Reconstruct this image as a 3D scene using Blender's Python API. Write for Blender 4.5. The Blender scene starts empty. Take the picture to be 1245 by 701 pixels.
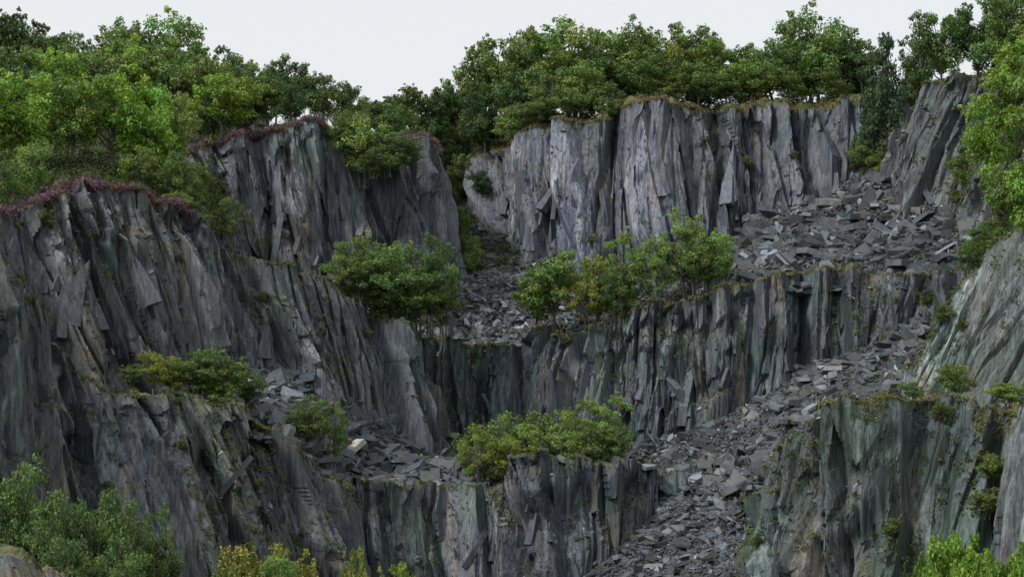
import bpy, math, random
import numpy as np
from mathutils import Vector

random.seed(4)
RNG = np.random.default_rng(11)
CAM_H = 12.0
# Site survey: readings (bearing, elevation) in 0.4 mrad steps + distance in metres.
def sv(b, e, d):
    return np.array([(b-622.0)*0.0004*d, d, CAM_H+(560.0-e)*0.0004*d])

# ---------------------------------------------------------------- noise utils
def h2(ix, iy, k):
    ix = ix.astype(np.int64); iy = iy.astype(np.int64)
    n = (ix*374761393 + iy*668265263 + k*1442695041) & 0xFFFFFFFF
    n = ((n ^ (n >> 13))*1274126177) & 0xFFFFFFFF
    n = ((n ^ (n >> 16))*2246822519) & 0xFFFFFFFF
    n = n ^ (n >> 15)
    return (n & 0xFFFFFF)/float(0x1000000)

def perlin(x, y, k=0):
    ix = np.floor(x); iy = np.floor(y); fx = x-ix; fy = y-iy
    def g(dx, dy):
        a = h2(ix+dx, iy+dy, k)*2*math.pi
        return np.cos(a)*(fx-dx)+np.sin(a)*(fy-dy)
    sx = fx*fx*fx*(fx*(fx*6-15)+10); sy = fy*fy*fy*(fy*(fy*6-15)+10)
    a = g(0, 0)*(1-sx)+g(1, 0)*sx; b = g(0, 1)*(1-sx)+g(1, 1)*sx
    return (a*(1-sy)+b*sy)*1.5

def fbm(x, y, k=0, o=4):
    r = 0; a = 1.0
    for i in range(o):
        r = r+a*perlin(x*2**i, y*2**i, k+i*17); a *= .5
    return r

def cells(u, v, a, b, k):
    """two nearest stretched cells: (x,y,cx,cy) of each and the distance to their shared joint"""
    x = u/a; y = v/b; ix = np.floor(x); iy = np.floor(y)
    z = np.zeros_like(x)
    B = [np.full(x.shape, 1e9), z, z, z, z]; S = [np.full(x.shape, 1e9), z, z, z, z]
    for dx in (-1, 0, 1):
        for dy in (-1, 0, 1):
            cx = ix+dx; cy = iy+dy
            qx = cx+.06+.88*h2(cx, cy, k); qy = cy+.03+.94*h2(cx, cy, k+1)
            d = np.sqrt((x-qx)**2+(y-qy)**2)
            new = [d, qx, qy, cx, cy]
            m = d < B[0]; m2 = (~m) & (d < S[0])
            S = [np.where(m, b_, np.where(m2, n_, s_)) for b_, n_, s_ in zip(B, new, S)]
            B = [np.where(m, n_, b_) for b_, n_ in zip(B, new)]
    return (x-B[1], y-B[2], B[3], B[4]), (x-S[1], y-S[2], S[3], S[4]), (S[0]-B[0])*a*.5

# ---------------------------------------------------------------- mesh utils
def make_mesh(name, V, faces, mats, col=None, fmat=None, smooth=False):
    me = bpy.data.meshes.new(name)
    V = np.ascontiguousarray(V, dtype=np.float32)
    me.vertices.add(len(V)); me.vertices.foreach_set('co', V.ravel())
    tot = np.concatenate([np.full(len(f), f.shape[1]) for f in faces])
    idx = np.concatenate([f.ravel() for f in faces]).astype(np.int32)
    st = np.concatenate([[0], np.cumsum(tot)[:-1]]).astype(np.int32)
    me.loops.add(len(idx)); me.loops.foreach_set('vertex_index', idx)
    me.polygons.add(len(tot)); me.polygons.foreach_set('loop_start', st)
    if fmat is not None:
        me.polygons.foreach_set('material_index', fmat.astype(np.int32))
    me.update(calc_edges=True)
    me.polygons.foreach_set('use_smooth', np.full(len(tot), smooth, dtype=bool))
    if col is not None:
        at = me.attributes.new('Col', 'FLOAT_COLOR', 'POINT')
        c = np.ones((len(V), 4), dtype=np.float32); c[:, :3] = col
        at.data.foreach_set('color', c.ravel())
    for m in mats: me.materials.append(m)
    me.validate()
    return me

def add_obj(name, me, loc=(0, 0, 0)):
    o = bpy.data.objects.new(name, me); bpy.context.scene.collection.objects.link(o)
    o.location = loc
    return o

# ---------------------------------------------------------------- materials
def new_mat(name):
    m = bpy.data.materials.new(name); m.use_nodes = True
    nt = m.node_tree; nt.nodes.clear()
    return m, nt, nt.nodes.new, nt.links.new

def rock_mat(name, streak=(2.6, 2.6, 0.24), bump=0.2, spec=0.38, lo=.4, hi=1.6, rough=.52):
    m, nt, N, L = new_mat(name)
    out = N('ShaderNodeOutputMaterial'); b = N('ShaderNodeBsdfPrincipled')
    L(b.outputs[0], out.inputs[0])
    at = N('ShaderNodeAttribute'); at.attribute_name = 'Col'
    tc = N('ShaderNodeTexCoord')
    mp = N('ShaderNodeMapping'); mp.inputs['Scale'].default_value = streak
    mp.inputs['Rotation'].default_value = (0, 0.14, 0)
    L(tc.outputs['Object'], mp.inputs[0])
    n1 = N('ShaderNodeTexNoise'); n1.inputs['Scale'].default_value = 1.2; n1.inputs['Detail'].default_value = 6
    n1.inputs['Roughness'].default_value = .62
    L(mp.outputs[0], n1.inputs['Vector'])
    r1 = N('ShaderNodeMapRange'); r1.inputs[1].default_value = .3; r1.inputs[2].default_value = .7
    r1.inputs[3].default_value = lo; r1.inputs[4].default_value = hi
    L(n1.outputs[0], r1.inputs[0])
    n2 = N('ShaderNodeTexNoise'); n2.inputs['Scale'].default_value = 4.0; n2.inputs['Detail'].default_value = 3
    L(tc.outputs['Object'], n2.inputs['Vector'])
    r2 = N('ShaderNodeMapRange'); r2.inputs[1].default_value = .3; r2.inputs[2].default_value = .7
    r2.inputs[3].default_value = .8; r2.inputs[4].default_value = 1.2
    L(n2.outputs[0], r2.inputs[0])
    mu = N('ShaderNodeMath'); mu.operation = 'MULTIPLY'; L(r1.outputs[0], mu.inputs[0]); L(r2.outputs[0], mu.inputs[1])
    vm = N('ShaderNodeVectorMath'); vm.operation = 'SCALE'
    L(at.outputs['Color'], vm.inputs[0]); L(mu.outputs[0], vm.inputs['Scale'])
    L(vm.outputs[0], b.inputs['Base Color'])
    b.inputs['Roughness'].default_value = rough; b.inputs['Specular IOR Level'].default_value = spec
    bp = N('ShaderNodeBump'); bp.inputs['Strength'].default_value = .9; bp.inputs['Distance'].default_value = bump
    L(n1.outputs[0], bp.inputs['Height']); L(bp.outputs[0], b.inputs['Normal'])
    return m

M_ROCK = rock_mat('slate_rock')
M_SCREE = rock_mat('slate_scree', (1, 1, 1), .04, .45, .65, 1.4, .45)

def leaf_mat(name):
    m, nt, N, L = new_mat(name)
    out = N('ShaderNodeOutputMaterial'); b = N('ShaderNodeBsdfPrincipled'); t = N('ShaderNodeBsdfTranslucent')
    mx = N('ShaderNodeMixShader'); mx.inputs[0].default_value = .28
    at = N('ShaderNodeAttribute'); at.attribute_name = 'Col'
    oi = N('ShaderNodeObjectInfo')
    mu = N('ShaderNodeMix'); mu.data_type = 'RGBA'; mu.blend_type = 'MULTIPLY'; mu.inputs[0].default_value = 1
    L(at.outputs['Color'], mu.inputs[6]); L(oi.outputs['Color'], mu.inputs[7])
    L(mu.outputs[2], b.inputs['Base Color']); L(mu.outputs[2], t.inputs['Color'])
    b.inputs['Roughness'].default_value = .55; b.inputs['Specular IOR Level'].default_value = .25
    L(b.outputs[0], mx.inputs[1]); L(t.outputs[0], mx.inputs[2]); L(mx.outputs[0], out.inputs[0])
    return m
M_LEAF = leaf_mat('foliage')

def bark_mat():
    m, nt, N, L = new_mat('bark')
    out = N('ShaderNodeOutputMaterial'); b = N('ShaderNodeBsdfPrincipled'); L(b.outputs[0], out.inputs[0])
    tc = N('ShaderNodeTexCoord'); n = N('ShaderNodeTexNoise'); n.inputs['Scale'].default_value = 3
    L(tc.outputs['Object'], n.inputs['Vector'])
    cr = N('ShaderNodeValToRGB'); cr.color_ramp.elements[0].color = (.04, .036, .03, 1); cr.color_ramp.elements[1].color = (.17, .16, .14, 1)
    L(n.outputs[0], cr.inputs[0]); L(cr.outputs[0], b.inputs['Base Color']); b.inputs['Roughness'].default_value = .9
    return m
M_BARK = bark_mat()

GRASS = np.array([.07, .09, .03]); OCHRE = np.array([.17, .135, .065]); HEATH = np.array([.11, .06, .08])
SOIL = np.array([.06, .052, .04]); COOL = np.array([.73, .82, .905])

# ---------------------------------------------------------------- terrain sheets
ALLPTS = []
SHEETS = {}
def interp_line(pts, s, S):
    return np.stack([np.interp(S, s, pts[..., i]) for i in range(pts.shape[-1])], -1)

# cell width, height, amplitude, joint width, horizontal tilt, vertical tilt, crack depth
CL = [(9, 55, 3.2, .5, 2.9, .9, 1.6), (3.9, 23, 2.1, .3, 2.9, .95, 1.3), (1.5, 11.5, .95, .18, 2.7, .75, .55), (.58, 5, .34, .13, 2.3, .55, .13)]
def sheet(key, name, st, res=.115, tint=(.15, .15, .16), tint2=(.17, .15, .14), levels=CL, lean=.1,
          back=25, seed=1, mode='cliff', veg=.0, top='grass', jag=1.0, amp=1.0, green=.0, rust=0., rise=0.):
    st = [tuple(x) for x in st]
    T = np.array([sv(*x[:3]) for x in st]); B = np.array([sv(*x[3:]) for x in st])
    s = np.concatenate([[0], np.cumsum(np.linalg.norm(np.diff((T*.6+B*.4), axis=0), axis=1))])
    L = s[-1]
    Hm = np.linalg.norm(T-B, axis=1); H = Hm.max()
    ln = lean if mode == 'cliff' else 0.
    S0 = min(0, ln*H); S1 = L+max(0, ln*H)
    nu = int((S1-S0)/res)+1; nv = int(H/(.19 if mode == 'cliff' else .3))+2
    t = np.linspace(0, 1, nv)
    S2 = np.linspace(S0, S1, nu)
    U = np.clip(S2[:, None]-ln*H*t[None, :], 0, L)      # mesh columns run along the cleavage
    P = interp_line(B, s, U)*(1-t)[None, :, None]+interp_line(T, s, U)*t[None, :, None]
    Sf = np.linspace(0, L, int(L/res)+1)
    ml = (interp_line(T, s, Sf)+interp_line(B, s, Sf))/2
    tg = np.gradient(ml, axis=0)[:, :2]
    w = max(3, int(5/res)); ker = np.ones(w)/w
    tg = np.stack([np.convolve(np.pad(tg[:, i], (w, w), 'edge'), ker, 'same')[w:-w] for i in range(2)], 1)
    tg /= np.linalg.norm(tg, axis=1)[:, None]+1e-9
    Nf = np.stack([tg[:, 1], -tg[:, 0], np.zeros(len(Sf))], 1)
    if mode == 'slope':
        Nn = np.broadcast_to(np.array([0, -.45, .89]), P.shape)
        Vd = P[:, :, 1]
    else:
        Nn = interp_line(Nf, Sf, U); Vd = P[:, :, 2]
    k = seed*101
    Uw = U+ln*H*t[None, :]+1.3*perlin(U/18, Vd/24, k+5)+.2*perlin(U/2.5, Vd/8, k+6)
    d = np.zeros_like(U); shade = np.zeros_like(U)
    rough = np.clip(.76+1.5*fbm(U/11, Vd/11, k+88, 3), .2, 1.6)
    for i, (a, b, am, ew, tu, tv, ck) in enumerate(levels):
        c1, c2, ed = cells(Uw+i*3.7+(0, .07, -.06, .08)[i]*Vd*(mode == 'cliff'), Vd+i*11, a, b, k+10*i)
        def pl(c):
            x, y, cx, cy = c
            r1 = h2(cx, cy, k+10*i+3); r2 = h2(cx, cy, k+10*i+4); r3 = h2(cx, cy, k+10*i+5)
            return (r1-.5)*.9+(r2-.5)*tu*x+(r3-.6)*tv*y
        wgt = .5+.5*np.clip(ed/ew, 0, 1)
        d += am*amp*(pl(c1)*wgt+pl(c2)*(1-wgt))*(rough if i > 1 else 1)
        if ck:
            rr = h2(c1[2]+c2[2], c1[3]+c2[3], k+i+400)
            d -= ck*amp*np.clip(rr*1.9-.55, 0, 1.3)*np.exp(-(ed/(ew*.75))**2)
        cx, cy = c1[2:]
        q = h2(cx, cy, k+10*i+6)
        shade += ((q-.5)*(.25, .52, .5, .26)[min(i, 3)]+(.45*(q > .93) if i in (1, 2) else 0))*(1 if i < 2 else .5+.5*rough)
        if i == 1: hue = h2(cx, cy, k+77)
    if mode == 'cliff':   # cross-joint breakage in the rough zones
        c1, c2, ed = cells(Uw*1.0, Vd-.5*U, 1.6, 2.8, k+555)
        g = np.clip(rough-.88, 0, 1)
        def bl_(c): return (h2(c[2], c[3], k+5)-.5)+(h2(c[2], c[3], k+6)-.5)*c[0]*1.6-c[1]*.5
        wgt = .5+.5*np.clip(ed/.2, 0, 1); d += 1.5*g*(bl_(c1)*wgt+bl_(c2)*(1-wgt))*amp
    d += .8*amp*fbm(U/16, Vd/16, k+60, 3)
    if mode == 'cliff':
        jg = 0
        for (a, am) in ((4.5, 1.5), (1.6, .8), (.6, .3)):
            c1, _, _ = cells(Uw, U*0, a, 1000, k+int(a*10)); jg = jg+(h2(c1[2], c1[3]*0, k+91)-.55)*am
        P[:, :, 2] += jg*jag*(t[None, :]**5)
    P = P+Nn*d[:, :, None]
    gu = np.gradient(P, axis=0); gv = np.gradient(P, axis=1)
    nr = np.cross(gu, gv); nr /= np.linalg.norm(nr, axis=2)[:, :, None]+1e-9
    nz = nr[:, :, 2]
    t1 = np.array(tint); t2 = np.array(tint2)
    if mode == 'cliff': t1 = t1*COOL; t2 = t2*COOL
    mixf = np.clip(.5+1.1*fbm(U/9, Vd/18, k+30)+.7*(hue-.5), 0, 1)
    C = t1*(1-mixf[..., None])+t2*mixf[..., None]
    gm = np.clip(fbm(U/6+9, Vd/9, k+33)*1.6+green, 0, 1)
    C = C*(1-gm[..., None]*.6)+np.array([.05, .08, .062])*gm[..., None]*.6
    rs = np.clip(fbm(U/2.2+40, Vd/14, k+37)*2.2-1.05+rust, 0, 1)
    C = C*(1-rs[..., None]*.5)+np.array([.15, .112, .085])*rs[..., None]*.5
    lt = np.clip(fbm(U/1.2+20, Vd/13, k+39)*2.6-1.2, 0, 1)
    C = C*(1-lt[..., None]*.45)+np.array([.22, .24, .245])*lt[..., None]*.45
    C = C*np.clip(1+shade, .35, 3)[..., None]
    if mode == 'cliff':
        vm = np.clip((nz-.45)*3, 0, 1)*np.clip(fbm(U/5, Vd/5, k+50)*2+veg+.25, 0, 1)
        vm = np.maximum(vm, np.clip((t[None, :]-.98+.035*fbm(U/2, Vd/3, k+51))*40, 0, 1)*.85)
        vm = np.maximum(vm, np.clip(fbm(U/2, Vd/6, k+52)*3-2.0+veg*2, 0, 1)*.65)
        gc = GRASS*(1-mixf[..., None])*.8+OCHRE*.6*mixf[..., None]
        C = C*(1-vm[..., None])+gc*vm[..., None]
        bs = np.array([.25, .6, 1.1, 1.8, 2.8, 4, 5.5, 7.5, 10, 13, 17, 22, 30, 40, 55, 75, 100.]); bs = bs[bs <= back]
        dirn = -Nn[:, -1]*.35+np.array([0, 1, 0.]); dirn /= np.linalg.norm(dirn, axis=1)[:, None]
        top0 = P[:, -1, :]
        R = top0[:, None, :]+dirn[:, None, :]*bs[None, :, None]
        R[:, :, 2] += .5*fbm(R[:, :, 0]/2.5, R[:, :, 1]/2.5, k+70)*np.minimum(1, bs/2)[None, :]-.015*bs[None, :]
        lev = np.convolve(np.pad(top0[:, 2], 60, 'edge'), np.ones(41)/41, 'same')[60:-60]
        if rise:
            bl = np.minimum(1, bs/3.5)[None, :]
            R[:, :, 2] += bl*((lev-top0[:, 2])[:, None]+rise*(1+.35*perlin(U[:, -1]/7, U[:, -1]*0, k+8))[:, None])
        f = np.clip(.5+fbm(R[:, :, 0]/3, R[:, :, 1]/3, k+71), 0, 1)[..., None]
        if top == 'grass': CR = GRASS*(1-f)+OCHRE*f
        elif top == 'heath': CR = HEATH*(1-f)+GRASS*.8*f
        else: CR = t1*.9*(1-f)+GRASS*.5*f+t1*.3*f
        P2 = np.concatenate([P, R], 1); C = np.concatenate([C, CR], 1)
    else:
        P2 = P; lev = None; dirn = None
        if top in ('grass', 'heath', 'wood'):
            f = np.clip(.5+fbm(U/3, Vd/3, k+71), 0, 1)[..., None]
            base = {'grass': GRASS, 'heath': HEATH, 'wood': GRASS*.45}[top]
            C = base*(1-f)+(SOIL if top == 'wood' else GRASS*.8)*f
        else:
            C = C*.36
    n1, n2 = P2.shape[:2]
    ids = np.arange(n1*n2).reshape(n1, n2)
    F = np.stack([ids[:-1, :-1], ids[1:, :-1], ids[1:, 1:], ids[:-1, 1:]], -1).reshape(-1, 4)
    Vf = P2.reshape(-1, 3)
    if ln:   # drop collapsed quads at the clamped ends
        wd = np.linalg.norm(Vf[F[:, 0]]-Vf[F[:, 1]], axis=1)+np.linalg.norm(Vf[F[:, 3]]-Vf[F[:, 2]], axis=1)
        F = F[wd > 1e-4]
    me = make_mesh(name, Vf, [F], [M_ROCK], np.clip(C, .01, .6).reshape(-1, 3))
    add_obj(name, me)
    ALLPTS.append(P2[::4, ::2].reshape(-1, 3)); ALLPTS.append(P2[::4, -1:].reshape(-1, 3))
    SHEETS[key] = dict(P=P, N=nr, nz=nz, t=t, U=U, top=P[:, -1, :], dirn=dirn, lev=lev, k=k, rise=rise)
    return SHEETS[key]

# back rim cliff
sheet('A', 'slate_cliff', [
 (545,235,296,545,430,286),(575,205,290,575,410,278),(592,187,284,588,400,272),(620,166,278,615,390,268),(680,150,275,660,385,263),(740,134,271,730,375,261),
 (800,126,271,800,370,261),(870,128,273,880,355,263),(950,129,275,950,330,265),(1050,127,277,1040,300,267),
 (1100,115,279,1100,280,269),(1300,80,279,1320,280,269)], tint=(.09,.092,.11), tint2=(.15,.138,.15), lean=.06, back=55, seed=1, green=-.2, rise=1.1)
sheet('B', 'slate_cliff', [
 (60,215,250,60,350,241),(200,200,252,200,360,243),(250,176,254,255,365,245),(300,164,254,300,385,246),
 (370,155,255,374,410,246),(403,160,256,418,430,247),(428,195,257,455,450,248),(468,182,259,500,460,250),(508,163,262,552,460,254),
 (528,172,268,566,450,259),(540,215,280,572,440,269),(546,250,292,576,430,284)], tint=(.115,.116,.128), tint2=(.155,.142,.144), lean=.12, back=30, seed=2, top='heath', rise=.9, green=-.1)
sheet('C', 'slate_cliff', [
 (-230,275,188,-250,580,182),(-100,268,196,-110,560,189),(0,255,205,-10,540,198),(60,240,208,50,520,201),(110,210,211,110,510,203),(160,226,214,165,510,206),
 (210,243,217,225,520,209),(250,260,221,265,530,213),(288,308,225,315,560,217),(340,322,228,365,590,219),(400,335,230,425,610,221),
 (450,364,232,473,620,223),(490,398,235,513,630,226),(520,440,239,540,640,231),(540,498,245,553,640,239),(549,540,254,562,640,250)],
 tint=(.1,.1,.108), tint2=(.15,.134,.128), lean=.24, back=26, seed=3, rust=.22, green=-.1)
sheet('D', 'slate_cliff', [
 (-260,240,156,-270,790,148),(-120,262,165,-130,790,156),(-20,285,172,-20,790,162),(10,340,176,20,790,165),(60,418,180,70,790,169),(115,463,184,122,790,172),
 (180,472,187,192,790,175),(240,478,189,257,790,178),(300,508,192,322,790,180),(350,538,194,372,790,182),(400,572,197,412,790,186),
 (425,600,200,435,790,191),(446,650,204,452,790,197),(470,700,212,474,790,208)], tint=(.087,.087,.094), tint2=(.124,.112,.106), lean=.2, back=26, seed=4, rust=.15)
sheet('E', 'slate_cliff', [
 (330,585,208,330,790,203),(380,585,207,380,790,201),(430,588,206,432,790,200),(500,592,207,500,790,200),(560,590,209,560,790,201),(600,583,209,600,790,201),
 (636,570,207,634,790,199),(650,553,205,650,790,197),(720,556,205,720,790,197),(790,557,206,790,790,198),(832,566,208,830,790,200),(850,595,211,845,790,206),(862,640,218,858,790,215)],
 tint=(.062,.069,.078), tint2=(.094,.089,.092), lean=.03, back=28, seed=5, top='rock')
sheet('F', 'slate_cliff', [
 (480,414,248,480,660,240),(560,413,247,560,660,239),(610,417,247,610,660,240),(640,420,248,640,660,240),(665,405,244,660,660,236),(720,388,240,720,660,232),
 (780,363,238,790,660,230),(860,354,237,880,640,229),(950,335,237,960,620,229),(1060,325,238,1070,560,229),(1110,328,236,1120,540,227),
 (1180,320,232,1190,520,223),(1420,300,225,1430,520,215)], tint=(.062,.073,.079), tint2=(.09,.09,.096), lean=-.08, back=22, seed=6, green=.15, amp=1.05)
sheet('I', 'slate_cliff', [
 (1062,225,268,1064,300,262),(1090,165,263,1082,310,256),(1116,99,260,1106,320,252),(1165,87,256,1150,340,249),(1195,95,253,1182,360,246),
 (1235,100,250,1230,360,242),(1450,90,238,1450,360,230)], tint=(.115,.122,.126), tint2=(.145,.14,.132), lean=-.3, back=45, seed=7, veg=.2, amp=.95)
sheet('J', 'slate_cliff', [
 (876,720,192,870,800,189),(892,690,183,882,800,179),(916,645,178,905,800,171),(946,590,173,930,800,166),(975,540,170,965,800,162),(1003,497,167,1000,800,159),
 (1050,484,165,1050,800,157),(1110,481,164,1110,800,156),(1170,484,163,1170,800,155),(1235,492,162,1235,800,154),(1450,495,155,1450,800,147)],
 tint=(.068,.082,.078), tint2=(.102,.11,.098), lean=-.1, back=40, seed=8, veg=.2, green=.35, amp=.9)
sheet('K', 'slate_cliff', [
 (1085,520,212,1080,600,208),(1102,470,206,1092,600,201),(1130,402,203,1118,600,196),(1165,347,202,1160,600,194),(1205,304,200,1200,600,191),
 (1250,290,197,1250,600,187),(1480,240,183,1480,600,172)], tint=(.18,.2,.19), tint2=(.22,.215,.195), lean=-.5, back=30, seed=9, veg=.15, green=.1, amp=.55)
sheet('M', 'slate_cliff', [
 (1212,700,160,1205,800,157),(1222,610,153,1215,800,148),(1236,520,151,1226,800,145),(1262,450,150,1255,800,143),(1480,400,142,1480,800,134)],
 tint=(.16,.17,.165), tint2=(.18,.17,.155), lean=-.3, back=10, seed=10, amp=.4)
sheet('N', 'slate_cliff', [
 (-220,640,132,-220,820,124),(-60,655,134,-60,820,126),(0,668,135,0,820,127),(40,684,137,40,820,129),(90,712,140,90,820,132)],
 tint=(.08,.08,.08), tint2=(.1,.09,.08), lean=.3, back=10, seed=12, amp=.5)

SL = [(3.5, 3.5, .9, .4, 2.4, 1.1, 0), (1.2, 1.2, .4, .3, 2.4, 1.1, 0), (.5, .5, .15, .2, 2.4, 1.1, 0)]
kw = dict(mode='slope', levels=SL, res=.25)
# slopes: (far edge) (near edge)
sheet('hillL', 'hillside', [(-400,90,310,-400,300,190),(-150,100,305,-150,292,198),(0,105,300,0,280,208),(110,112,300,110,240,214),(200,122,300,190,262,220),(260,132,300,235,275,224),(330,140,300,262,280,250)], top='wood', seed=21, **kw)
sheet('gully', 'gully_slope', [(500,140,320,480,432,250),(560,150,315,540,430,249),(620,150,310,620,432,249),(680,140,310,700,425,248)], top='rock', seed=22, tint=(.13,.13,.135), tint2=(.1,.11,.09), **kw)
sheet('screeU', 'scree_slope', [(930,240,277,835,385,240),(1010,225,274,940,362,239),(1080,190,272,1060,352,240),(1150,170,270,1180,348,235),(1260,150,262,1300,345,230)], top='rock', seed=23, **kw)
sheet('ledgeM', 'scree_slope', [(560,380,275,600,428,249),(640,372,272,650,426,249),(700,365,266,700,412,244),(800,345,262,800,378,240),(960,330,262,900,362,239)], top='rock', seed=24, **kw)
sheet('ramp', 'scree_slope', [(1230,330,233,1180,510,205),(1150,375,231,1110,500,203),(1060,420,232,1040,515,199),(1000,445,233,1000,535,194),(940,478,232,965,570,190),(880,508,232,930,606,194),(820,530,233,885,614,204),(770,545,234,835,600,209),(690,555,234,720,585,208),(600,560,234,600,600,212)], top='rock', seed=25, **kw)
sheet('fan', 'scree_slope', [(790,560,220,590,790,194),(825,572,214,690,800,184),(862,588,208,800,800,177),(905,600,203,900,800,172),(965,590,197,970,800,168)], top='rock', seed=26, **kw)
sheet('talus', 'scree_slope', [(270,445,218,250,510,191),(330,450,221,320,540,194),(400,470,226,370,572,197),(460,512,232,430,612,207),(520,540,238,500,608,209),(600,555,240,610,600,211)], top='rock', seed=27, **kw)

# ground sheet
gm, gnt, GN, GL = new_mat('ground_grass')
go = GN('ShaderNodeOutputMaterial'); gb = GN('ShaderNodeBsdfPrincipled'); GL(gb.outputs[0], go.inputs[0])
gtc = GN('ShaderNodeTexCoord'); gn = GN('ShaderNodeTexNoise'); gn.inputs['Scale'].default_value = .08; gn.inputs['Detail'].default_value = 8
GL(gtc.outputs['Object'], gn.inputs['Vector'])
gc = GN('ShaderNodeValToRGB'); gc.color_ramp.elements[0].color = (.05, .06, .025, 1); gc.color_ramp.elements[1].color = (.12, .115, .1, 1)
GL(gn.outputs[0], gc.inputs[0]); GL(gc.outputs[0], gb.inputs['Base Color']); gb.inputs['Roughness'].default_value = .95
V = np.array([(-3000,-1500,-1),(3000,-1500,-1),(3000,5000,-1),(-3000,5000,-1)], dtype=float)
add_obj('ground', make_mesh('ground', V, [np.array([[0,1,2,3]])], [gm]))

ALL = np.concatenate(ALLPTS)
def ground_z(x, y, z, rad=1.0, dn=4, up=2.5):
    m = (np.abs(ALL[:, 0]-x) < rad) & (np.abs(ALL[:, 1]-y) < rad)
    if not m.any(): return None
    c = ALL[m][:, 2]; c = c[(c > z-dn) & (c < z+up)]
    return np.percentile(c, 85) if len(c) else None

# ---------------------------------------------------------------- slate slabs
def slabs(name, centres, normals, sizes, tint, flat=.45, th=(.025, .1), asp=(.3, .75)):
    n = len(centres); K = 6
    r = RNG
    nn = normals+r.normal(0, flat, (n, 3)); nn /= np.linalg.norm(nn, axis=1)[:, None]
    a = np.cross(nn, r.normal(0, 1, (n, 3))); a /= np.linalg.norm(a, axis=1)[:, None]; b = np.cross(nn, a)
    asp = r.uniform(asp[0], asp[1], n); th = sizes*r.uniform(th[0], th[1], n)
    ang = (np.arange(K)[None, :]+r.uniform(-.46, .46, (n, K)))*2*math.pi/K
    rr = r.uniform(.6, 1.25, (n, K))*sizes[:, None]*.5
    ring = (np.cos(ang)*rr)[..., None]*a[:, None, :]+(np.sin(ang)*rr*asp[:, None])[..., None]*b[:, None, :]
    slope = r.uniform(.8, 1.0, (n, 1, 1))
    topv = centres[:, None, :]+ring*slope+(nn*th[:, None])[:, None, :]
    botv = centres[:, None, :]+ring-(nn*th[:, None])[:, None, :]
    V = np.concatenate([topv, botv], 1).reshape(-1, 3)
    o = (np.arange(n)*2*K)[:, None]
    Ft = o+np.arange(K)[None, :]; Fb = o+K+np.arange(K)[::-1][None, :]
    q = [np.concatenate([o+i, o+K+i, o+K+(i+1) % K, o+(i+1) % K], 1) for i in range(K)]
    br = r.uniform(.28, 1.15, n)*(1+1.5*(r.random(n) > .91))  # random tone per slab; a few painted brighter to look sunlit
    warm = r.normal(0, .06, n)
    C = np.array(tint)[None, :]*br[:, None]*np.stack([1+warm, np.ones(n), 1-warm], 1)
    C = np.repeat(C, 2*K, 0)
    me = make_mesh(name, V, [np.concatenate([Ft, Fb])] + [np.concatenate(q)], [M_SCREE], np.clip(C, .02, .4))
    return add_obj(name, me)

def sample(key, n, f=None):
    s = SHEETS[key]; P = s['P'].reshape(-1, 3); Nm = s['N'].reshape(-1, 3)
    i = RNG.integers(0, len(P), n*3)
    p = P[i]; m = np.ones(len(p), bool)
    if f is not None: m = f(p)
    i = i[m][:n]
    nm = Nm[i].copy(); nm[nm[:, 2] < 0] *= -1
    return P[i], nm*.35+np.array([0, -.3, .75])

def psize(n, lo, hi, a=2.0):
    return np.clip(lo*(1-RNG.random(n))**(-1/a), lo, hi)

TS = (.084, .093, .103)
for key, n, lo, hi, al in (('screeU', 10500, .5, 4.8, 1.85), ('ramp', 16000, .36, 3.9, 1.95), ('fan', 14000, .3, 2.5, 2.15), ('talus', 7500, .45, 4.2, 1.8), ('ledgeM', 5000, .3, 1.8, 2.3)):
    p, nm = sample(key, n); sz = psize(len(p), lo, hi, al)
    slabs('slate_scree', p+np.array([0, 0, .12]), nm, sz, TS, .36)
p, nm = sample('gully', 22000, lambda p: p[:, 1] < 280); sz = psize(len(p), .3, 2.0, 2.2)
slabs('slate_scree', p+np.array([0, 0, .1]), nm, sz, (.105, .112, .12), .36)
# big individual slabs
big = [(1015,452,222,4.8),(1000,458,221,3.4),(838,535,216,4.2),(860,540,217,3),(690,546,206,3.2),(785,551,207,2.6),(520,556,214,4.2),(500,565,212,3.8),(545,568,214,3.4),
       (470,572,208,3.4),(430,490,216,3.2),(415,500,214,2.6),(570,580,213,2.6),(485,545,216,3.4),(1010,237,262,4.6),(985,250,262,3.6),(1040,262,258,3.4),(1110,262,254,3.4),(330,500,204,2.4),(1085,300,250,3.2),(900,560,204,2.8),(960,300,255,3.6),(1120,225,262,3.4),
       (455,590,208,3.0),(530,590,210,2.8),(400,540,206,2.8),(925,600,198,2.4),(965,530,205,3.2),(1060,440,225,3)]
pc = []; sz = []
for b, e, d, s_ in big:
    q = sv(b, e, d); z = ground_z(q[0], q[1], q[2], 1, 5, 2); q[2] = (z if z is not None else q[2]-.5)+s_*.05
    pc.append(q); sz.append(s_)
slabs('slate_boulders', np.array(pc), np.tile(np.array([0, -.15, .95]), (len(pc), 1)), np.array(sz), (.16, .17, .175), .18, (.05, .1), (.4, .7))

# loose blocks on the cliff faces' little ledges
for key, n in (('A', 600), ('B', 400), ('C', 1000), ('D', 700), ('F', 1300), ('E', 500), ('I', 1100), ('J', 400)):
    s = SHEETS[key]; m = (s['nz'] > .5) & (s['t'][None, :] < .97)
    idx = np.argwhere(m)
    if len(idx) < 10: continue
    idx = idx[RNG.integers(0, len(idx), n)]
    p = s['P'][idx[:, 0], idx[:, 1]]
    slabs('slate_rubble', p, np.tile(np.array([0, -.4, .8]), (len(p), 1)), psize(n, .25, 1.3), (.1, .107, .116), .6)

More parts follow.
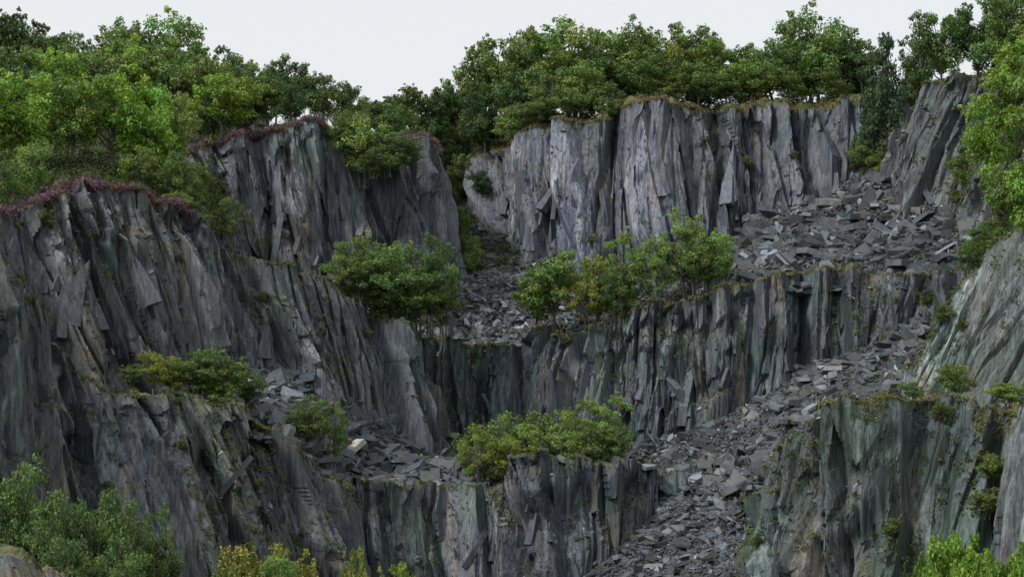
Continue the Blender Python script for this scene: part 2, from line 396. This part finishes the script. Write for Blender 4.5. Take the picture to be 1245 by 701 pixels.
# leaning shards: detached plates standing against the faces
def shards(key, n, lo, hi, tint, tmax=.75):
    s = SHEETS[key]; nu_, nv_ = s['U'].shape
    i = RNG.integers(4, nu_-4, n*2); j = (RNG.uniform(.03, tmax, n*2)*nv_).astype(int)
    ok = np.linalg.norm(s['N'][i, j], axis=1) > .5; i = i[ok][:n]; j = j[ok][:n]; n = len(i)
    p = s['P'][i, j]; nn = s['N'][i, j].copy(); nn[:, 2] = .12; nn += RNG.normal(0, .22, (n, 3)); nn /= np.linalg.norm(nn, axis=1)[:, None]
    up = np.array([0, 0, 1.])+RNG.normal(0, .15, (n, 3)); up -= nn*(up*nn).sum(1)[:, None]; up /= np.linalg.norm(up, axis=1)[:, None]
    si = np.cross(nn, up); h = psize(n, lo, hi, 1.9)[:, None]; w = h*RNG.uniform(.06, .18, (n, 1)); th = h*RNG.uniform(.012, .028, (n, 1))
    ap = RNG.uniform(-.9, .9, (n, 1))
    prof = [(-1, -.5), (1, -.5), (RNG.uniform(.6, 1.05, (n, 1)), RNG.uniform(-.2, .2, (n, 1))), (ap, .5), (RNG.uniform(-1.05, -.6, (n, 1)), RNG.uniform(-.2, .2, (n, 1)))]
    fr = np.stack([p+si*w*x+up*h*y+nn*th for x, y in prof], 1); bk = np.stack([p+si*w*x*1.15+up*h*y-nn*th*5 for x, y in prof], 1)
    V = np.concatenate([fr, bk], 1).reshape(-1, 3); o = (np.arange(n)*10)[:, None]
    q = [np.concatenate([o+a, o+5+a, o+5+(a+1) % 5, o+(a+1) % 5], 1) for a in range(5)]
    C = np.repeat(np.array(tint)*COOL*RNG.uniform(.65, 1.6, (n, 1)), 10, 0)
    add_obj('slate_shards', make_mesh('slate_shards', V, [np.concatenate([o+np.arange(5)[None, :], o+5+np.arange(5)[::-1][None, :]]), np.concatenate(q)], [M_ROCK], C))
for key, n, lo, hi, tn in (('A', 340, 1.4, 10, (.1,.1,.115)), ('B', 180, 1.3, 8, (.12,.118,.125)), ('C', 330, 1.2, 7, (.108,.102,.108)), ('D', 200, 1.1, 5, (.09,.088,.095)),
                           ('F', 520, 1.4, 8, (.082,.086,.094)), ('E', 200, 1.1, 6, (.078,.078,.088)), ('I', 200, 1, 4, (.115,.118,.12)), ('J', 190, 1, 5, (.085,.095,.09))):
    shards(key, n, lo, hi, tn)

# ---------------------------------------------------------------- foliage
def leaf_quads(c, nrm, size, rng, asp=.62):
    n = len(c)
    nrm = nrm/(np.linalg.norm(nrm, axis=1)[:, None]+1e-9)
    a = np.cross(nrm, rng.normal(0, 1, (n, 3))); a /= np.linalg.norm(a, axis=1)[:, None]+1e-9
    b = np.cross(nrm, a)
    s = size[:, None]
    V = np.stack([c-a*s*.5, c+b*s*asp*.5+a*s*.06, c+a*s*.5, c-b*s*asp*.5+a*s*.06], 1).reshape(-1, 3)
    F = np.arange(4*n).reshape(n, 4)
    return V, F

def clumps(cent, rad, nper, leaf, rng, zs=.75, updir=.35, hollow=.45):
    nper = np.maximum(3, nper).astype(int)
    ci = np.repeat(np.arange(len(cent)), nper); n = len(ci)
    d = rng.normal(0, 1, (n, 3)); d /= np.linalg.norm(d, axis=1)[:, None]
    lump = 1+.28*np.sin(d[:, 0]*4+ci*1.7)*np.cos(d[:, 2]*5+ci*2.3)+.15*np.sin(d[:, 1]*9+ci)
    r = rad[ci]*(hollow+(1-hollow)*rng.random(n)**.6)*lump
    p = cent[ci]+d*r[:, None]*np.array([1, 1, zs])
    nm = d*.7+rng.normal(0, .5, (n, 3))+np.array([0, 0, updir])
    sz = leaf*rng.uniform(.6, 1.3, n)
    return p, nm, sz, ci, d

def tube(pts, rads, k=6):
    pts = np.array(pts); V = []
    for i, p in enumerate(pts):
        t = pts[min(i+1, len(pts)-1)]-pts[max(i-1, 0)]; t = t/(np.linalg.norm(t)+1e-9)
        a = np.cross(t, [.3, 1, .1]); a /= np.linalg.norm(a); b = np.cross(t, a)
        for j in range(k):
            w = 2*math.pi*j/k; V.append(p+(a*math.cos(w)+b*math.sin(w))*rads[i])
    F = []
    for i in range(len(pts)-1):
        for j in range(k):
            F.append([i*k+j, i*k+(j+1) % k, (i+1)*k+(j+1) % k, (i+1)*k+j])
    return np.array(V), np.array(F)

def tree_mesh(name, seed, nl=11000, ncl=26, cb=.22, leaf=.34, col=(.11, .155, .053), rad=(.1, .17), stems=1, style='broad', skew=0., hol=.45):
    """10 m tall, 10 m wide reference tree"""
    rng = np.random.default_rng(seed)
    H = 10.0; cz = H*(cb+1)/2; hz = H*(1-cb)/2
    C = []; R = []
    if style == 'conifer':
        for i in range(70):
            z = rng.uniform(.08, .98); a = rng.uniform(0, 2*math.pi); w = (1-z)*.5+.04
            rr = w*rng.uniform(.35, .9)*H
            C.append([math.cos(a)*rr, math.sin(a)*rr, z*H-rr*.12]); R.append(H*(.055+.08*(1-z)))
    else:
        tries = 0
        while len(C) < ncl and tries < 5000:
            tries += 1
            d = rng.normal(0, 1, 3); d /= np.linalg.norm(d); q = rng.random()**.4
            r = H*rng.uniform(*rad)
            p = np.array([d[0]*(H*.5-r)*q, d[1]*(H*.5-r)*q, cz+d[2]*(hz-r*.8)*q])
            if p[2] < cz: p[:2] *= 1-.3*(cz-p[2])/hz
            p[0] += skew*(p[2]-cz)
            p[:2] += rng.normal(0, .35, 2)
            if all(np.linalg.norm(p-np.array(c)) > .6*(r+rr_) for c, rr_ in zip(C, R)):
                C.append(list(p)); R.append(r)
    C = np.array(C); R = np.array(R)
    m = len(C)*3
    ii = rng.integers(0, len(C), m); dd = rng.normal(0, 1, (m, 3)); dd[:, 2] = np.abs(dd[:, 2])*.8; dd /= np.linalg.norm(dd, axis=1)[:, None]
    C2 = C[ii]+dd*R[ii][:, None]*rng.uniform(.9, 1.35, (m, 1)); R2 = R[ii]*rng.uniform(.2, .42, m)
    CC = np.concatenate([C, C2]); RR = np.concatenate([R, R2])
    w = RR**2; npc = nl*w/w.sum()
    p, nm, sz, ci, d = clumps(CC, RR, npc, leaf, rng, hollow=hol)
    V, F = leaf_quads(p, nm, sz, rng)
    cb_ = rng.uniform(.64, 1.35, len(CC)); hue = rng.normal(0, .07, len(CC))
    lf = cb_[ci]*rng.uniform(.7, 1.35, len(ci))
    lc = np.array(col)[None, :]*lf[:, None]*np.stack([1+hue[ci]*1.3, np.ones(len(ci)), 1-hue[ci]*.3], 1)
    colv = np.repeat(lc, 4, 0)
    Vs = [V]; Fs = [F]; off = len(V)
    fm = [np.zeros(len(F))]
    for s_ in range(stems):
        base = np.array([rng.normal(0, .35)*(stems > 1), rng.normal(0, .35)*(stems > 1), -.8])
        lean = rng.normal(0, .5, 2)*(1+.8*(stems > 1))
        topz = H*(.93 if style == 'conifer' else .72)
        pts = [base+np.array([lean[0]*t_**1.3+.15*math.sin(5*t_+seed), lean[1]*t_**1.3, (topz+.8)*t_]) for t_ in np.linspace(0, 1, 7)]
        r0 = .24/math.sqrt(stems)
        v, f = tube(pts, [r0*1.25]+[r0*(1-t_*.8) for t_ in np.linspace(.15, 1, 6)])
        Vs.append(v); Fs.append(f+off); off += len(v); fm.append(np.ones(len(f)))
        for j in range(s_, len(C), stems):
            c = C[j]; z0 = min(max(c[2]*.55, H*cb*.6), topz*.95); tt = (z0+.8)/(topz+.8)
            k = tt*6; i0 = min(int(k), 5); a = pts[i0]+(pts[i0+1]-pts[i0])*(k-i0)
            mid = (a+c)/2+np.array([0, 0, .5 if style != 'conifer' else .1])+rng.normal(0, .25, 3)
            v, f = tube([a, (a+mid)/2+rng.normal(0, .1, 3), mid, (mid+c)/2, c], [.1, .085, .065, .045, .02], 5)
            Vs.append(v); Fs.append(f+off); off += len(v); fm.append(np.ones(len(f)))
    V = np.concatenate(Vs); F = np.concatenate(Fs)
    col_all = np.full((len(V), 3), .1); col_all[:len(colv)] = colv
    return make_mesh(name, V, [F], [M_LEAF, M_BARK], np.clip(col_all, .005, .4), np.concatenate(fm))

OAK = [tree_mesh('oak_tree', 100+i, nl=9600, ncl=20+(5*i) % 13, cb=(.02, .12, .22, .0, .08, .16, .0, .1)[i], leaf=.335, skew=(0, .3, -.25, .15, 0, -.35, .2, 0)[i],
        rad=((.09, .16), (.07, .14), (.06, .13), (.1, .18), (.08, .15), (.06, .12), (.05, .19), (.07, .17))[i]) for i in range(8)]
BIRCH = [tree_mesh('birch_tree', 200+i, nl=8500, ncl=38, cb=.05, leaf=.26, col=(.105, .148, .054), rad=(.055, .115), stems=3, skew=(0, .2, -.2, .1)[i], hol=.3) for i in range(4)]
SHRUB = [tree_mesh('willow_shrub', 300+i, nl=6300, ncl=24, cb=.0, leaf=.37, col=(.098, .136, .048), rad=(.08, .18), stems=4, skew=(0, .3, -.3)[i], hol=.3) for i in range(3)]
CONI = [tree_mesh('pine_tree', 400, nl=11000, leaf=.34, col=(.055, .085, .05), style='conifer')]
NEAR = [tree_mesh('ash_tree', 500, nl=26000, ncl=46, cb=.25, leaf=.29, col=(.15, .25, .035), rad=(.07, .12), stems=2)]
KIND = {'o': (OAK, 'oak_tree'), 'b': (BIRCH, 'birch_tree'), 's': (SHRUB, 'willow_shrub'), 'c': (CONI, 'pine_tree'), 'n': (NEAR, 'ash_tree')}
cnt = 0
def tree(kind, b, base, top, w, d, tint=(1, 1, 1)):
    global cnt
    ms, nm = KIND[kind]; cnt += 1
    q = sv(b, base, d); zt = sv(b, top, d)[2]
    z = ground_z(q[0], q[1], q[2])
    if z is not None and z < zt-1.5: q[2] = z-.1
    o = add_obj(nm, random.choice(ms), q)
    W = w*.0004*d; h = zt-q[2]
    o.scale = (W/9.2, W/9.2, h/9.9); o.rotation_euler = (random.uniform(-.06, .06), random.uniform(-.06, .06), random.uniform(0, 6.28))
    j = random.uniform(.8, 1.2); wv = random.uniform(.92, 1.07)
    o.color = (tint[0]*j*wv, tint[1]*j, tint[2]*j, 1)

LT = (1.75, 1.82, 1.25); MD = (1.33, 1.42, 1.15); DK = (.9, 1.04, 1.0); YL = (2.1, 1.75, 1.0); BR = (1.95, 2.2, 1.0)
T = [
# left hillside wood, back rows
('o',-60,150,20,130,292,MD),('o',-10,150,12,110,290,MD),('o',35,150,14,110,292,DK),('o',80,150,28,100,290,MD),('o',125,150,35,90,292,DK),('o',160,150,22,100,290,MD),
('o',205,150,16,100,291,LT),('o',240,155,38,80,288,MD),('o',275,150,62,70,290,DK),('o',310,152,58,65,286,MD),('o',335,155,72,60,284,MD),('o',360,152,62,75,282,DK),('o',392,155,84,60,280,MD),('o',418,160,92,50,284,DK),
('o',445,175,112,60,286,MD),('o',470,175,108,65,288,DK),('o',500,175,104,65,290,MD),('o',530,180,98,60,292,DK),('o',552,180,88,60,294,MD),('o',430,180,125,60,280,MD),('o',485,180,122,60,284,MD),
# mid rows
('o',-40,190,60,120,262,MD),('o',20,185,50,120,260,MD),('o',70,180,55,100,262,BR),('o',120,180,50,110,264,MD),('o',170,180,50,100,266,BR),('o',215,175,55,100,262,MD),('o',255,160,62,90,262,MD),
('o',290,158,72,80,266,DK),('o',325,150,92,60,265,MD),('o',350,146,95,50,264,DK),
# front rows
('o',-30,235,95,120,230,BR),('o',30,205,78,115,232,BR),('o',85,200,90,90,234,LT),('o',135,205,75,110,236,BR),('o',180,220,98,90,236,BR),('o',205,205,105,80,240,LT),
('o',268,155,78,105,257,BR),('s',35,228,168,60,218,LT),('s',0,236,190,50,215,MD),('s',172,220,175,60,228,LT),('s',215,232,180,50,228,MD),('s',238,245,195,40,232,LT),
('b',285,300,234,50,230,MD),('s',212,256,232,45,222,LT),('s',228,262,245,40,224,MD),
# notch shrubs
('s',440,200,135,80,256,LT),('s',475,212,160,70,255,MD),('s',415,180,132,50,256,MD),('s',495,205,175,45,256,MD),('s',455,215,180,60,252,MD),
# rim right
('o',575,165,66,80,296,MD),('o',610,160,42,85,292,MD),('o',590,165,95,70,285,DK),('o',645,150,28,95,290,MD),('o',640,150,75,80,284,DK),('o',690,135,12,115,288,LT),('o',672,142,72,75,280,MD),('o',728,130,42,75,284,MD),
('o',762,122,24,95,286,LT),('o',705,134,78,70,278,LT),('o',802,120,38,70,282,LT),('o',838,118,16,90,286,MD),('o',870,118,44,60,284,LT),('o',897,117,66,65,280,LT),('o',932,117,40,80,282,MD),('o',962,117,32,60,290,MD),
('o',995,116,8,110,284,MD),('o',1030,114,26,75,286,MD),('o',1048,114,52,55,282,DK),('o',780,122,62,70,278,MD),('o',850,119,66,70,277,MD),('o',920,120,74,65,279,LT),('s',960,120,85,60,280,LT),
('s',655,150,118,60,277,MD),('s',625,165,125,60,280,LT),('s',1010,118,80,60,280,MD),('s',740,129,98,50,275,MD),('s',585,185,130,60,287,MD),('s',820,122,90,60,277,LT),('s',880,122,92,60,278,MD),('s',690,140,105,50,276,MD),
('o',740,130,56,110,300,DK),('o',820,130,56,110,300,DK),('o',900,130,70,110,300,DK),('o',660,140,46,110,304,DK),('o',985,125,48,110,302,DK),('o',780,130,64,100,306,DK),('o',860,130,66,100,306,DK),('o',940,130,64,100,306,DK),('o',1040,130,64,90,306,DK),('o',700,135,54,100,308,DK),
('s',715,128,100,60,284,MD),('s',765,124,98,60,284,DK),('s',850,122,96,60,286,MD),('s',910,122,98,60,286,DK),('s',985,122,92,60,287,MD),('s',1040,120,88,60,287,DK),
# right shoulder
('c',1080,185,42,80,268,MD),('c',1062,190,78,60,270,MD),('o',1120,100,30,60,272,DK),('o',1145,95,-5,80,266,MD),('o',1185,95,5,80,268,DK),('o',1215,100,-15,90,262,MD),('o',1260,100,-20,110,262,MD),('o',1110,125,66,50,275,DK),
('o',1245,130,25,90,246,BR),('o',1205,230,105,90,238,BR),('o',1245,200,60,110,232,BR),('o',1280,220,40,130,226,LT),('s',1168,232,185,40,246,LT),('o',1230,305,185,85,205,LT),('o',1260,310,170,100,202,BR),('s',1190,320,270,50,222,LT),('s',1215,310,245,50,208,MD),
('s',1055,235,165,50,268,MD),('s',1075,230,180,40,266,LT),('s',1180,335,290,40,214,MD),
# gully
('s',560,290,248,36,272,MD),('s',585,250,205,40,282,DK),('s',560,240,185,50,288,MD),('s',600,215,160,50,292,DK),('s',545,200,150,50,292,MD),('s',575,320,285,30,268,LT),('s',545,270,225,30,280,DK),('s',560,190,135,60,300,DK),('s',525,185,140,50,290,DK),
# centre ledge trees
('b',445,372,284,120,239,MD),('b',478,390,284,95,241,LT),('b',515,398,280,85,242,MD),('b',538,404,335,60,244,LT),('b',500,398,315,95,240,MD),('b',420,352,300,70,236,LT),('b',460,375,298,110,238,MD),('b',440,365,310,80,236,DK),('b',525,402,300,70,241,MD),('s',485,396,330,100,238,MD),
('o',672,402,294,92,245,MD),('o',652,402,320,66,247,MD),('b',730,392,303,80,244,YL),('b',765,378,278,85,244,LT),('b',712,393,325,60,243,YL),('b',830,362,253,90,243,LT),('b',860,358,266,70,243,LT),('b',800,370,288,70,242,LT),('b',750,385,320,60,242,MD),('s',880,345,290,30,246,DK),('b',845,360,275,75,242,MD),
# left ledge shrubs
('s',255,490,418,100,200,MD),('s',215,480,430,60,199,YL),('s',185,476,424,42,198,YL),('s',300,500,448,55,203,MD),('b',376,540,472,60,203,MD),('b',408,545,482,40,205,MD),('s',160,470,440,40,197,MD),('s',275,500,440,60,199,LT),('b',245,492,425,80,199,MD),('s',375,542,495,50,202,MD),
# lower centre
('s',585,590,512,75,216,MD),('b',625,585,500,80,217,LT),('s',660,575,495,85,218,LT),('b',700,570,480,95,219,LT),('b',738,568,476,70,218,LT),('s',610,592,530,60,213,YL),('s',720,568,515,80,213,MD),('s',755,566,520,40,213,MD),('b',675,570,505,90,214,LT),('b',580,592,515,60,213,YL),
# bottom left
('b',-20,790,580,110,150,DK),('b',45,790,556,120,152,MD),('b',100,790,572,110,154,MD),('b',150,790,592,100,156,MD),('b',190,790,610,70,160,MD),('b',70,790,620,110,146,DK),('b',130,790,640,100,147,MD),('s',230,640,600,24,180,MD),('o',20,790,575,110,154,DK),('o',110,790,600,120,156,DK),('o',170,790,640,90,158,DK),
('s',300,800,656,100,160,YL),('s',350,800,652,90,162,YL),('s',425,800,655,45,166,YL),('s',480,800,676,60,168,BR),('b',265,800,680,60,158,LT),('b',330,800,665,110,158,LT),
('s',1160,482,440,60,186,LT),('s',1110,484,462,40,172,MD),('s',1225,495,462,60,170,LT),
('n',1165,960,630,140,60,(1,1,1)),('n',1235,960,640,120,58,(1,1,1)),('n',1120,960,655,60,61,(1,1,1)),
('s',1205,590,548,50,160,LT),('s',1200,640,590,60,158,MD),('s',925,655,630,40,175,LT),('s',950,610,585,40,170,MD),('s',915,690,650,40,174,MD),
]
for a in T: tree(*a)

# small self-sown bushes rooted on ledges of the faces
for key, n in (('A', 8), ('B', 8), ('C', 16), ('D', 10), ('F', 16), ('I', 14), ('J', 14), ('K', 9)):
    s = SHEETS[key]; idx = np.argwhere((s['nz'] > .45) & (s['t'][None, :] < .95) & (s['t'][None, :] > .3))
    idx = idx[RNG.integers(0, len(idx), n)]
    for i, j in idx:
        o = add_obj('willow_shrub', random.choice(SHRUB), s['P'][i, j]-np.array([0, 0, .1]))
        h = random.uniform(.6, 2.2); wd = h*random.uniform(.9, 1.5)
        o.scale = (wd/9.6, wd/9.6, h/9.9); o.rotation_euler = (0, 0, random.uniform(0, 6.28)); j_ = random.uniform(.9, 1.6); o.color = (j_*1.05, j_, j_*.8, 1)

# ---- low vegetation clouds (one object each)
def veg_cloud(name, cent, rad, col, leaf=.25, dens=60, colj=.25, zs=.7):
    rng = RNG
    npc = np.clip(dens*(rad/.6)**2, 6, 400)
    p, nm, sz, ci, d = clumps(cent, rad, npc, leaf, rng, zs=zs, hollow=.2)
    V, F = leaf_quads(p, nm, sz, rng)
    cj = rng.uniform(1-colj*1.4, 1+colj*1.6, len(cent))
    c = col[ci]*cj[ci][:, None]*rng.uniform(.7, 1.3, len(ci))[:, None]
    return add_obj(name, make_mesh(name, V, [F], [M_LEAF], np.clip(np.repeat(c, 4, 0), .005, .4)))

def rimveg(key, name, n, cols, rad=(.15, .6), depth=3.0, thr=-.1, rng_u=None, d0=0, leaf=.22, dens=45):
    s = SHEETS[key]; top = s['top']; i = RNG.integers(0, len(top), n)
    if rng_u: i = i[(top[i, 0] > rng_u[0]) & (top[i, 0] < rng_u[1])]
    nz = fbm(s['U'][i, -1]/4, i*0.0, s['k']+5)
    i = i[nz > thr]
    dd = d0+RNG.random(len(i))**1.5*depth
    p = top[i]+s['dirn'][i]*dd[:, None]-np.array([0, .15, 0])
    if s['rise']:
        p[:, 2] += np.minimum(1, dd/3.5)*(s['lev'][i]-top[i, 2]+s['rise'])
    r = rad[0]+(rad[1]-rad[0])*RNG.random(len(i))**1.4
    cc = np.array(cols)[RNG.integers(0, len(cols), len(i))]
    veg_cloud(name, p, r, cc, leaf=leaf, dens=dens, zs=.6)
G1 = (.1, .138, .04); G2 = (.14, .14, .055); G3 = (.22, .18, .088); HP = (.185, .085, .135); HB = (.13, .08, .07); GD = (.068, .095, .035)
rimveg('A', 'rim_grass', 2300, [G1, G2, G3, G3, HB], (.12, .6), 4.5, -.8)
rimveg('A', 'rim_bushes', 600, [G1, GD, G1], (.7, 1.8), 9, -2, None, 4.5, .32, 40)
rimveg('A', 'rim_thicket', 300, [GD, G1, GD], (1.6, 3.0), 14, -2, None, 10, .4, 22)
rimveg('A', 'rim_heather', 300, [HP, HB], (.2, .6), 4, -.3, (-10, 8))
rimveg('B', 'rim_heather', 2200, [HP, HP, HB, HP, G1], (.25, 1.05), 4, -.8)
rimveg('C', 'rim_heather', 2800, [HP, HP, HB, HP, G1], (.35, 1.2), 8, -1, (-80, -34))
rimveg('C', 'rim_grass', 1600, [G1, GD, G2], (.12, .6), 2.5, -.2, (-34, 5))
rimveg('D', 'rim_grass', 1700, [G1, G2, GD], (.12, .6), 3, -.3)
rimveg('E', 'rim_grass', 550, [G1, G2], (.12, .4), 2, 0)
rimveg('F', 'rim_grass', 2000, [G1, GD, G2, G3], (.1, .55), 2.5, -.25)
rimveg('I', 'rim_grass', 900, [G1, G2, G3], (.15, .6), 3)
rimveg('J', 'rim_grass', 1600, [G1, G2, G3, GD], (.12, .6), 5, -.5)
rimveg('K', 'rim_grass', 900, [G1, G2, G1], (.15, .6), 3, -.4)

def faceveg(key, name, n, cols, thr, rad=(.12, .45)):
    s = SHEETS[key]; m = (s['nz'] > .3) & (fbm(s['U']/5, s['P'][:, :, 2]/5, s['k']+123) > thr)
    idx = np.argwhere(m)
    if len(idx) < 5: return
    idx = idx[RNG.integers(0, len(idx), n)]
    p = s['P'][idx[:, 0], idx[:, 1]]+np.array([0, -.1, .1])
    r = rad[0]+(rad[1]-rad[0])*RNG.random(n)**2
    veg_cloud(name, p, r, np.array(cols)[RNG.integers(0, len(cols), n)], leaf=.2, dens=40)
for key, n, thr in (('A', 450, .15), ('B', 450, .15), ('C', 1200, .1), ('D', 1100, .1), ('E', 400, .1), ('F', 1100, .05), ('I', 900, .05), ('J', 1700, .0), ('K', 1000, .05)):
    faceveg(key, 'cliff_plants', n, [G1, G1, G2, GD], thr, (.1, .65))

def slopeveg(key, name, n, cols, f, rad, dens=60, leaf=.25):
    p, _ = sample(key, n, f)
    veg_cloud(name, p, RNG.uniform(rad[0], rad[1], len(p)), np.array(cols)[RNG.integers(0, len(cols), len(p))], leaf=leaf, dens=dens)
slopeveg('hillL', 'undergrowth', 2200, [GD, G1, GD, (.08, .11, .035)], lambda p: (p[:, 1] < 262) & (p[:, 1] > 222), (.5, 1.6), 50, .35)
slopeveg('hillL', 'heather', 1500, [HP, HP, HB, G1], lambda p: p[:, 1] < 228, (.3, 1.0))
slopeveg('gully', 'undergrowth', 900, [GD, G1, GD, G2], lambda p: p[:, 1] > 268, (.4, 1.3), 50, .3)
slopeveg('screeU', 'scree_grass', 500, [G1, G2, G3], None, (.15, .6))
slopeveg('ramp', 'scree_grass', 900, [G1, G2, G3], None, (.15, .6))
slopeveg('talus', 'scree_grass', 250, [G1, G2], None, (.15, .5))
slopeveg('ledgeM', 'scree_grass', 260, [G1, G2, G3], None, (.2, .5))

# ---------------------------------------------------------------- light, sky, camera
sc = bpy.context.scene
w = bpy.data.worlds.new('World'); sc.world = w; w.use_nodes = True
nt = w.node_tree; nt.nodes.clear()
out = nt.nodes.new('ShaderNodeOutputWorld'); bg = nt.nodes.new('ShaderNodeBackground'); nt.links.new(bg.outputs[0], out.inputs[0])
sky = nt.nodes.new('ShaderNodeTexSky'); sky.sky_type = 'NISHITA'; sky.sun_disc = False
EL = math.radians(48); AZ = math.radians(243)
sky.sun_elevation = EL; sky.sun_rotation = AZ
mx = nt.nodes.new('ShaderNodeMix'); mx.data_type = 'RGBA'; mx.inputs[0].default_value = .9
nt.links.new(sky.outputs[0], mx.inputs[6])
mx.inputs[7].default_value = (8.8, 9.05, 9.2, 1)
nt.links.new(mx.outputs[2], bg.inputs[0]); bg.inputs[1].default_value = .1
sl = bpy.data.lights.new('sun', 'SUN'); sl.energy = 2.9; sl.angle = math.radians(10); sl.color = (1, .985, .95)
so = bpy.data.objects.new('sun', sl); sc.collection.objects.link(so)
sd = Vector((math.sin(AZ)*math.cos(EL), math.cos(AZ)*math.cos(EL), math.sin(EL)))
so.rotation_euler = sd.to_track_quat('Z', 'Y').to_euler()
so.location = (-80, 0, 120)

cam = bpy.data.cameras.new('camera'); co = bpy.data.objects.new('camera', cam); sc.collection.objects.link(co)
co.location = (0, 0, CAM_H); co.rotation_euler = (math.radians(90), 0, 0)
cam.sensor_width = 36; cam.lens = 36*2500/1245; cam.shift_y = (560-350.5)/1245
cam.clip_end = 8000; cam.clip_start = .5
sc.camera = co
sc.view_settings.view_transform = 'Standard'; sc.view_settings.look = 'None'; sc.view_settings.exposure = 0
print('TREES', cnt, 'POINTS', len(ALL))
